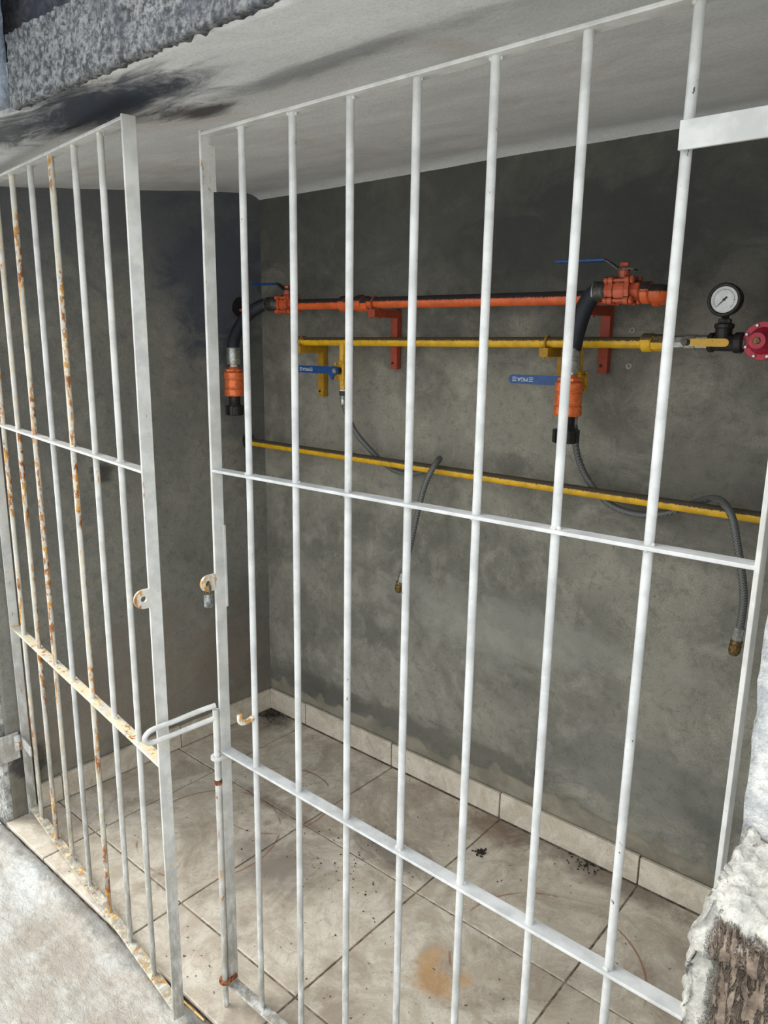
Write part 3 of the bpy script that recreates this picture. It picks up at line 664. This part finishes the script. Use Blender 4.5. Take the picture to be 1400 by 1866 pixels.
# silver ball valve with yellow lever, black tee, gauge, regulator
zG = 1.4845
sv = thing('lever_valve', 'silver ball valve with a faded yellow lever between the yellow reducer and the gauge tee', 'valve', (1.59, yY, zG-.02))
b = MB().bcyl((1.549, yY, zG), (1.580, yY, zG), .0155, .002, 8); b.bcyl((1.576, yY, zG), (1.606, yY, zG), .0175, .004, 24); b.bcyl((1.602, yY, zG), (1.632, yY, zG), .0165, .002, 8)
obj('body', b, M_steel, sv)
obj('stem_nut', MB().bcyl((1.588, yY-.017, zG), (1.588, yY-.036, zG), .0075, .001, 12), M_dsteel, sv)
pts = [(.012, .0075), (.03, .0085), (.085, .0085)] + [(.085+.0085*math.sin(a), .0085*math.cos(a)) for a in [PI*k/6 for k in range(1, 6)]] + [(.085, -.0085), (.03, -.0085), (.012, -.0075)]
obj('lever', MB().prism(pts, (X, Z, -Y), Vector((1.588, yY-.028, zG)), 0, .004), M_yellow_b, sv, 'faded yellow lever')
te = thing('black_pipe_tee', 'black iron tee carrying the round pressure gauge', 'pipe fitting', (1.665, yY, zG-.02))
b = MB().bcyl((1.633, yY, zG), (1.692, yY, zG), .0185, .002, 24); b.bcyl((1.630, yY, zG), (1.642, yY, zG), .0215, .002, 24); b.bcyl((1.684, yY, zG), (1.702, yY, zG), .0225, .002, 24)
b.bcyl((1.659, yY, zG), (1.659, yY, zG+.036), .0175, .002, 20); obj('body', b, M_blackp, te)
obj('collar', MB().bcyl((1.659, yY, zG+.030), (1.659, yY, zG+.041), .0205, .002, 20), M_blackp, te)
obj('bushing', MB().bcyl((1.659, yY, zG+.040), (1.659, yY, zG+.051), .0145, .002, 6), M_dsteel, te)
gx, gy, gzz = 1.659, -.105, 1.5745
gg = thing('pressure_gauge', 'round black pressure gauge with a white dial standing above the pipe at the right', 'gauge', (gx, yY, zG+.05))
obj('stem', MB().bcyl((gx, yY, zG+.050), (gx, yY, zG+.066), .0085, .001, 4).cyl((gx, yY, zG+.045), (gx, yY, zG+.07), .0065, 14), M_blackp, gg)
obj('case', MB().lathe((gx, gy+.014, gzz), -Y, [(0, .026), (.004, .033), (.024, .035), (.030, .0355), (.034, .034), (.034, .0285), (.030, .0275)], 48), M_blackp, gg)
dy = gy-.0165
dl = obj('dial', MB().lathe((gx, dy+.003, gzz), -Y, [(0, .0275), (.003, .0275)], 48), M_dial, gg)
tk = MB()
for k in range(31):
    a = math.radians(225-270*k/30); r0 = .0205 if k % 5 else .0185
    dd = Vector((math.cos(a), 0, math.sin(a))); pp = Vector((-math.sin(a), 0, math.cos(a)))
    tk.box((r0, -.0003, 0), (.0235, .0003, .0004), (dd, pp, -Y), Vector((gx, dy, gzz)))
for k in range(60):
    a0, a1 = math.radians(225-270*k/60), math.radians(225-270*(k+1)/60)
    p = [Vector((gx+r*math.cos(a), dy-.0002, gzz+r*math.sin(a))) for r, a in ((.0205, a0), (.0210, a0), (.0210, a1), (.0205, a1))]; tk.add(p, [(0, 1, 2, 3)])
obj('scale', tk, M_print, dl)
nd = MB(); a = math.radians(226); dd = Vector((math.cos(a), 0, math.sin(a))); pp = Vector((-math.sin(a), 0, math.cos(a)))
nd.prism([(-.008, -.0019), (-.002, -.0016), (0, -.0012), (.0215, -.0003), (.0215, .0003), (0, .0012), (-.002, .0016), (-.008, .0019)], (dd, pp, -Y), Vector((gx, dy, gzz)), .0008, .0014)
nd.bcyl((gx, dy, gzz), (gx, dy-.003, gzz), .0028, .0004, 12); obj('needle', nd, M_print, gg)
rg = thing('gas_regulator', 'red round gas regulator at the right end of the upper pipe, by the gauge', 'regulator', (1.742, -.1, 1.45))
rx, rz_ = 1.741, 1.489
obj('rear_body', MB().lathe((rx, -.095, rz_), Y, [(0, .038), (.006, .038), (.018, .030), (.040, .024), (.044, .018)], 40), M_red, rg)
obj('flange', MB().lathe((rx, -.095, rz_), -Y, [(0, .0395), (.0015, .0405), (.009, .0405), (.0105, .0395)], 48), M_red, rg)
obj('bonnet', MB().lathe((rx, -.105, rz_), -Y, [(0, .029), (.006, .0265), (.018, .0215), (.040, .0178), (.043, .0165)], 40), M_red, rg)
obj('cap_screw', MB().bcyl((rx, -.147, rz_), (rx, -.152, rz_), .0075, .001, 6), M_brass, rg)
for k in range(8):
    a = 2*PI*k/8+.39; q = Vector((rx+.0345*math.cos(a), -.105, rz_+.0345*math.sin(a)))
    obj('screw', MB().bcyl(q, q-Y*.005, .0038, .001, 12, True), M_steel, rg)
obj('inlet', MB().bcyl((1.695, -.1, zG), (1.712, -.085, zG), .014, .001, 16), M_steel, rg)
obj('outlet', MB().cyl((1.77, -.085, rz_), (WX-.004, -.085, rz_), .0134, 16), M_yellow, rg)
# brackets
def bracket(x, ztop, zbot, reach, mat, pr, py, label, w=.026):
    t = thing('pipe_bracket', label, 'bracket', (x, 0, zbot), 'pipe brackets on the back wall')
    m = MB().bevbox((x-w/2, -.022, zbot), (x+w/2, -.0025, ztop-.0005), .0012); obj('wall_leg', m, mat, t)
    m = MB().bevbox((x-w/2, -reach, ztop-.023), (x+w/2, -.022, ztop), .0012); obj('arm', m, mat, t)
    obj('screw', MB().bcyl((x-.004, -.0215, zbot+.018), (x-.004, -.0245, zbot+.018), .0045, .001, 6), M_blackp, t)
    zc = ztop+pr; pts = [(x, py-pr-.003, ztop-.028), (x, py-pr-.003, zc)] + [(x, py-(pr+.003)*math.cos(a), zc+(pr+.003)*math.sin(a)) for a in [PI*k/8 for k in range(1, 8)]] + [(x, py+pr+.003, zc), (x, py+pr+.003, ztop-.028)]
    obj('u_bolt', MB().tube(pts, .003, 8, 2), mat, t)
bracket(.326, zY-.003-.0134, 1.29, .128, M_bracket_y, .0134, yY, 'yellow angle bracket under the left end of the upper yellow pipe')
bracket(1.232, zY+.003-.0134, 1.33, .122, M_bracket_y, .0134, yY, 'yellow bracket under the upper yellow pipe, left of the right filling hose')
bracket(.652, zO+.002-.0167, 1.394, .130, M_bracket_o, .0167, yO, 'orange angle bracket holding the manifold near its middle')
bracket(1.347, zO-.0167, 1.406, .130, M_bracket_o, .0167, yO, 'orange angle bracket holding the manifold behind the right ball valve')
# wall plugs
for x, z, lb in ((1.41, 1.513, 'upper of the two grey wall plugs beside the right orange bracket'), (1.409, 1.425, 'lower of the two grey wall plugs beside the right orange bracket')):
    m = MB().lathe((x, .003, z), -Y, [(0, .0085), (.005, .0085), (.006, .007), (.006, .003), (.001, .0025)], 20)
    o = obj('wall_plug', m, M_plug); o['label'] = lb; o['category'] = 'wall plug'; o['group'] = 'wall plugs'

# ---------------------------------------------------------------- litter
st = MB().tube([(.895, -1.068, gz(.895, -1.068)+.007), (.94, -1.066, gz(.94, -1.066)+.006), (1.0, -1.066, gz(1.0, -1.066)+.005)], .0024, 6, 4)
o = obj('dry_stalk', st, M_straw); o['label'] = 'yellow dry stalk lying on the cement edge by the open gate corner'; o['category'] = 'stalk'
def crumbs(cx, cy, rad, n, size, name, label):
    m = MB()
    for i in range(n):
        a = random.uniform(0, 6.28); r = rad*abs(random.gauss(0, .5)); x, y = cx+r*math.cos(a)*1.2, cy+r*math.sin(a)
        x = max(x, .02); y = min(y, -.018); s_ = size*random.uniform(.4, 1.2)
        rot = Matrix.Rotation(random.uniform(0, 6.28), 3, 'Z') @ Matrix.Rotation(random.uniform(-.4, .4), 3, 'X')
        m.box((-s_, -s_*.5, -s_*.3), (s_, s_*.5, s_*.3), tuple(rot.col[k].copy() for k in range(3)), Vector((x, y, .0012+s_*.3)))
    o = obj(name, m, M_debris, kind='stuff'); o['label'] = label; o['category'] = 'debris'
crumbs(.055, -.045, .07, 130, .0035, 'leaf_litter', 'dark leaf litter gathered in the tiled corner')
crumbs(1.154, -.188, .016, 60, .004, 'dirt_clump', 'small dark clump of dirt on the tiles near the back skirting')
crumbs(1.42, -.03, .05, 60, .003, 'dirt_along_skirting', 'dark crumbs against the skirting under the right hose')
crumbs(.9, -.5, .6, 130, .0022, 'scattered_grit', 'tiny dark specks of grit scattered over the floor tiles')
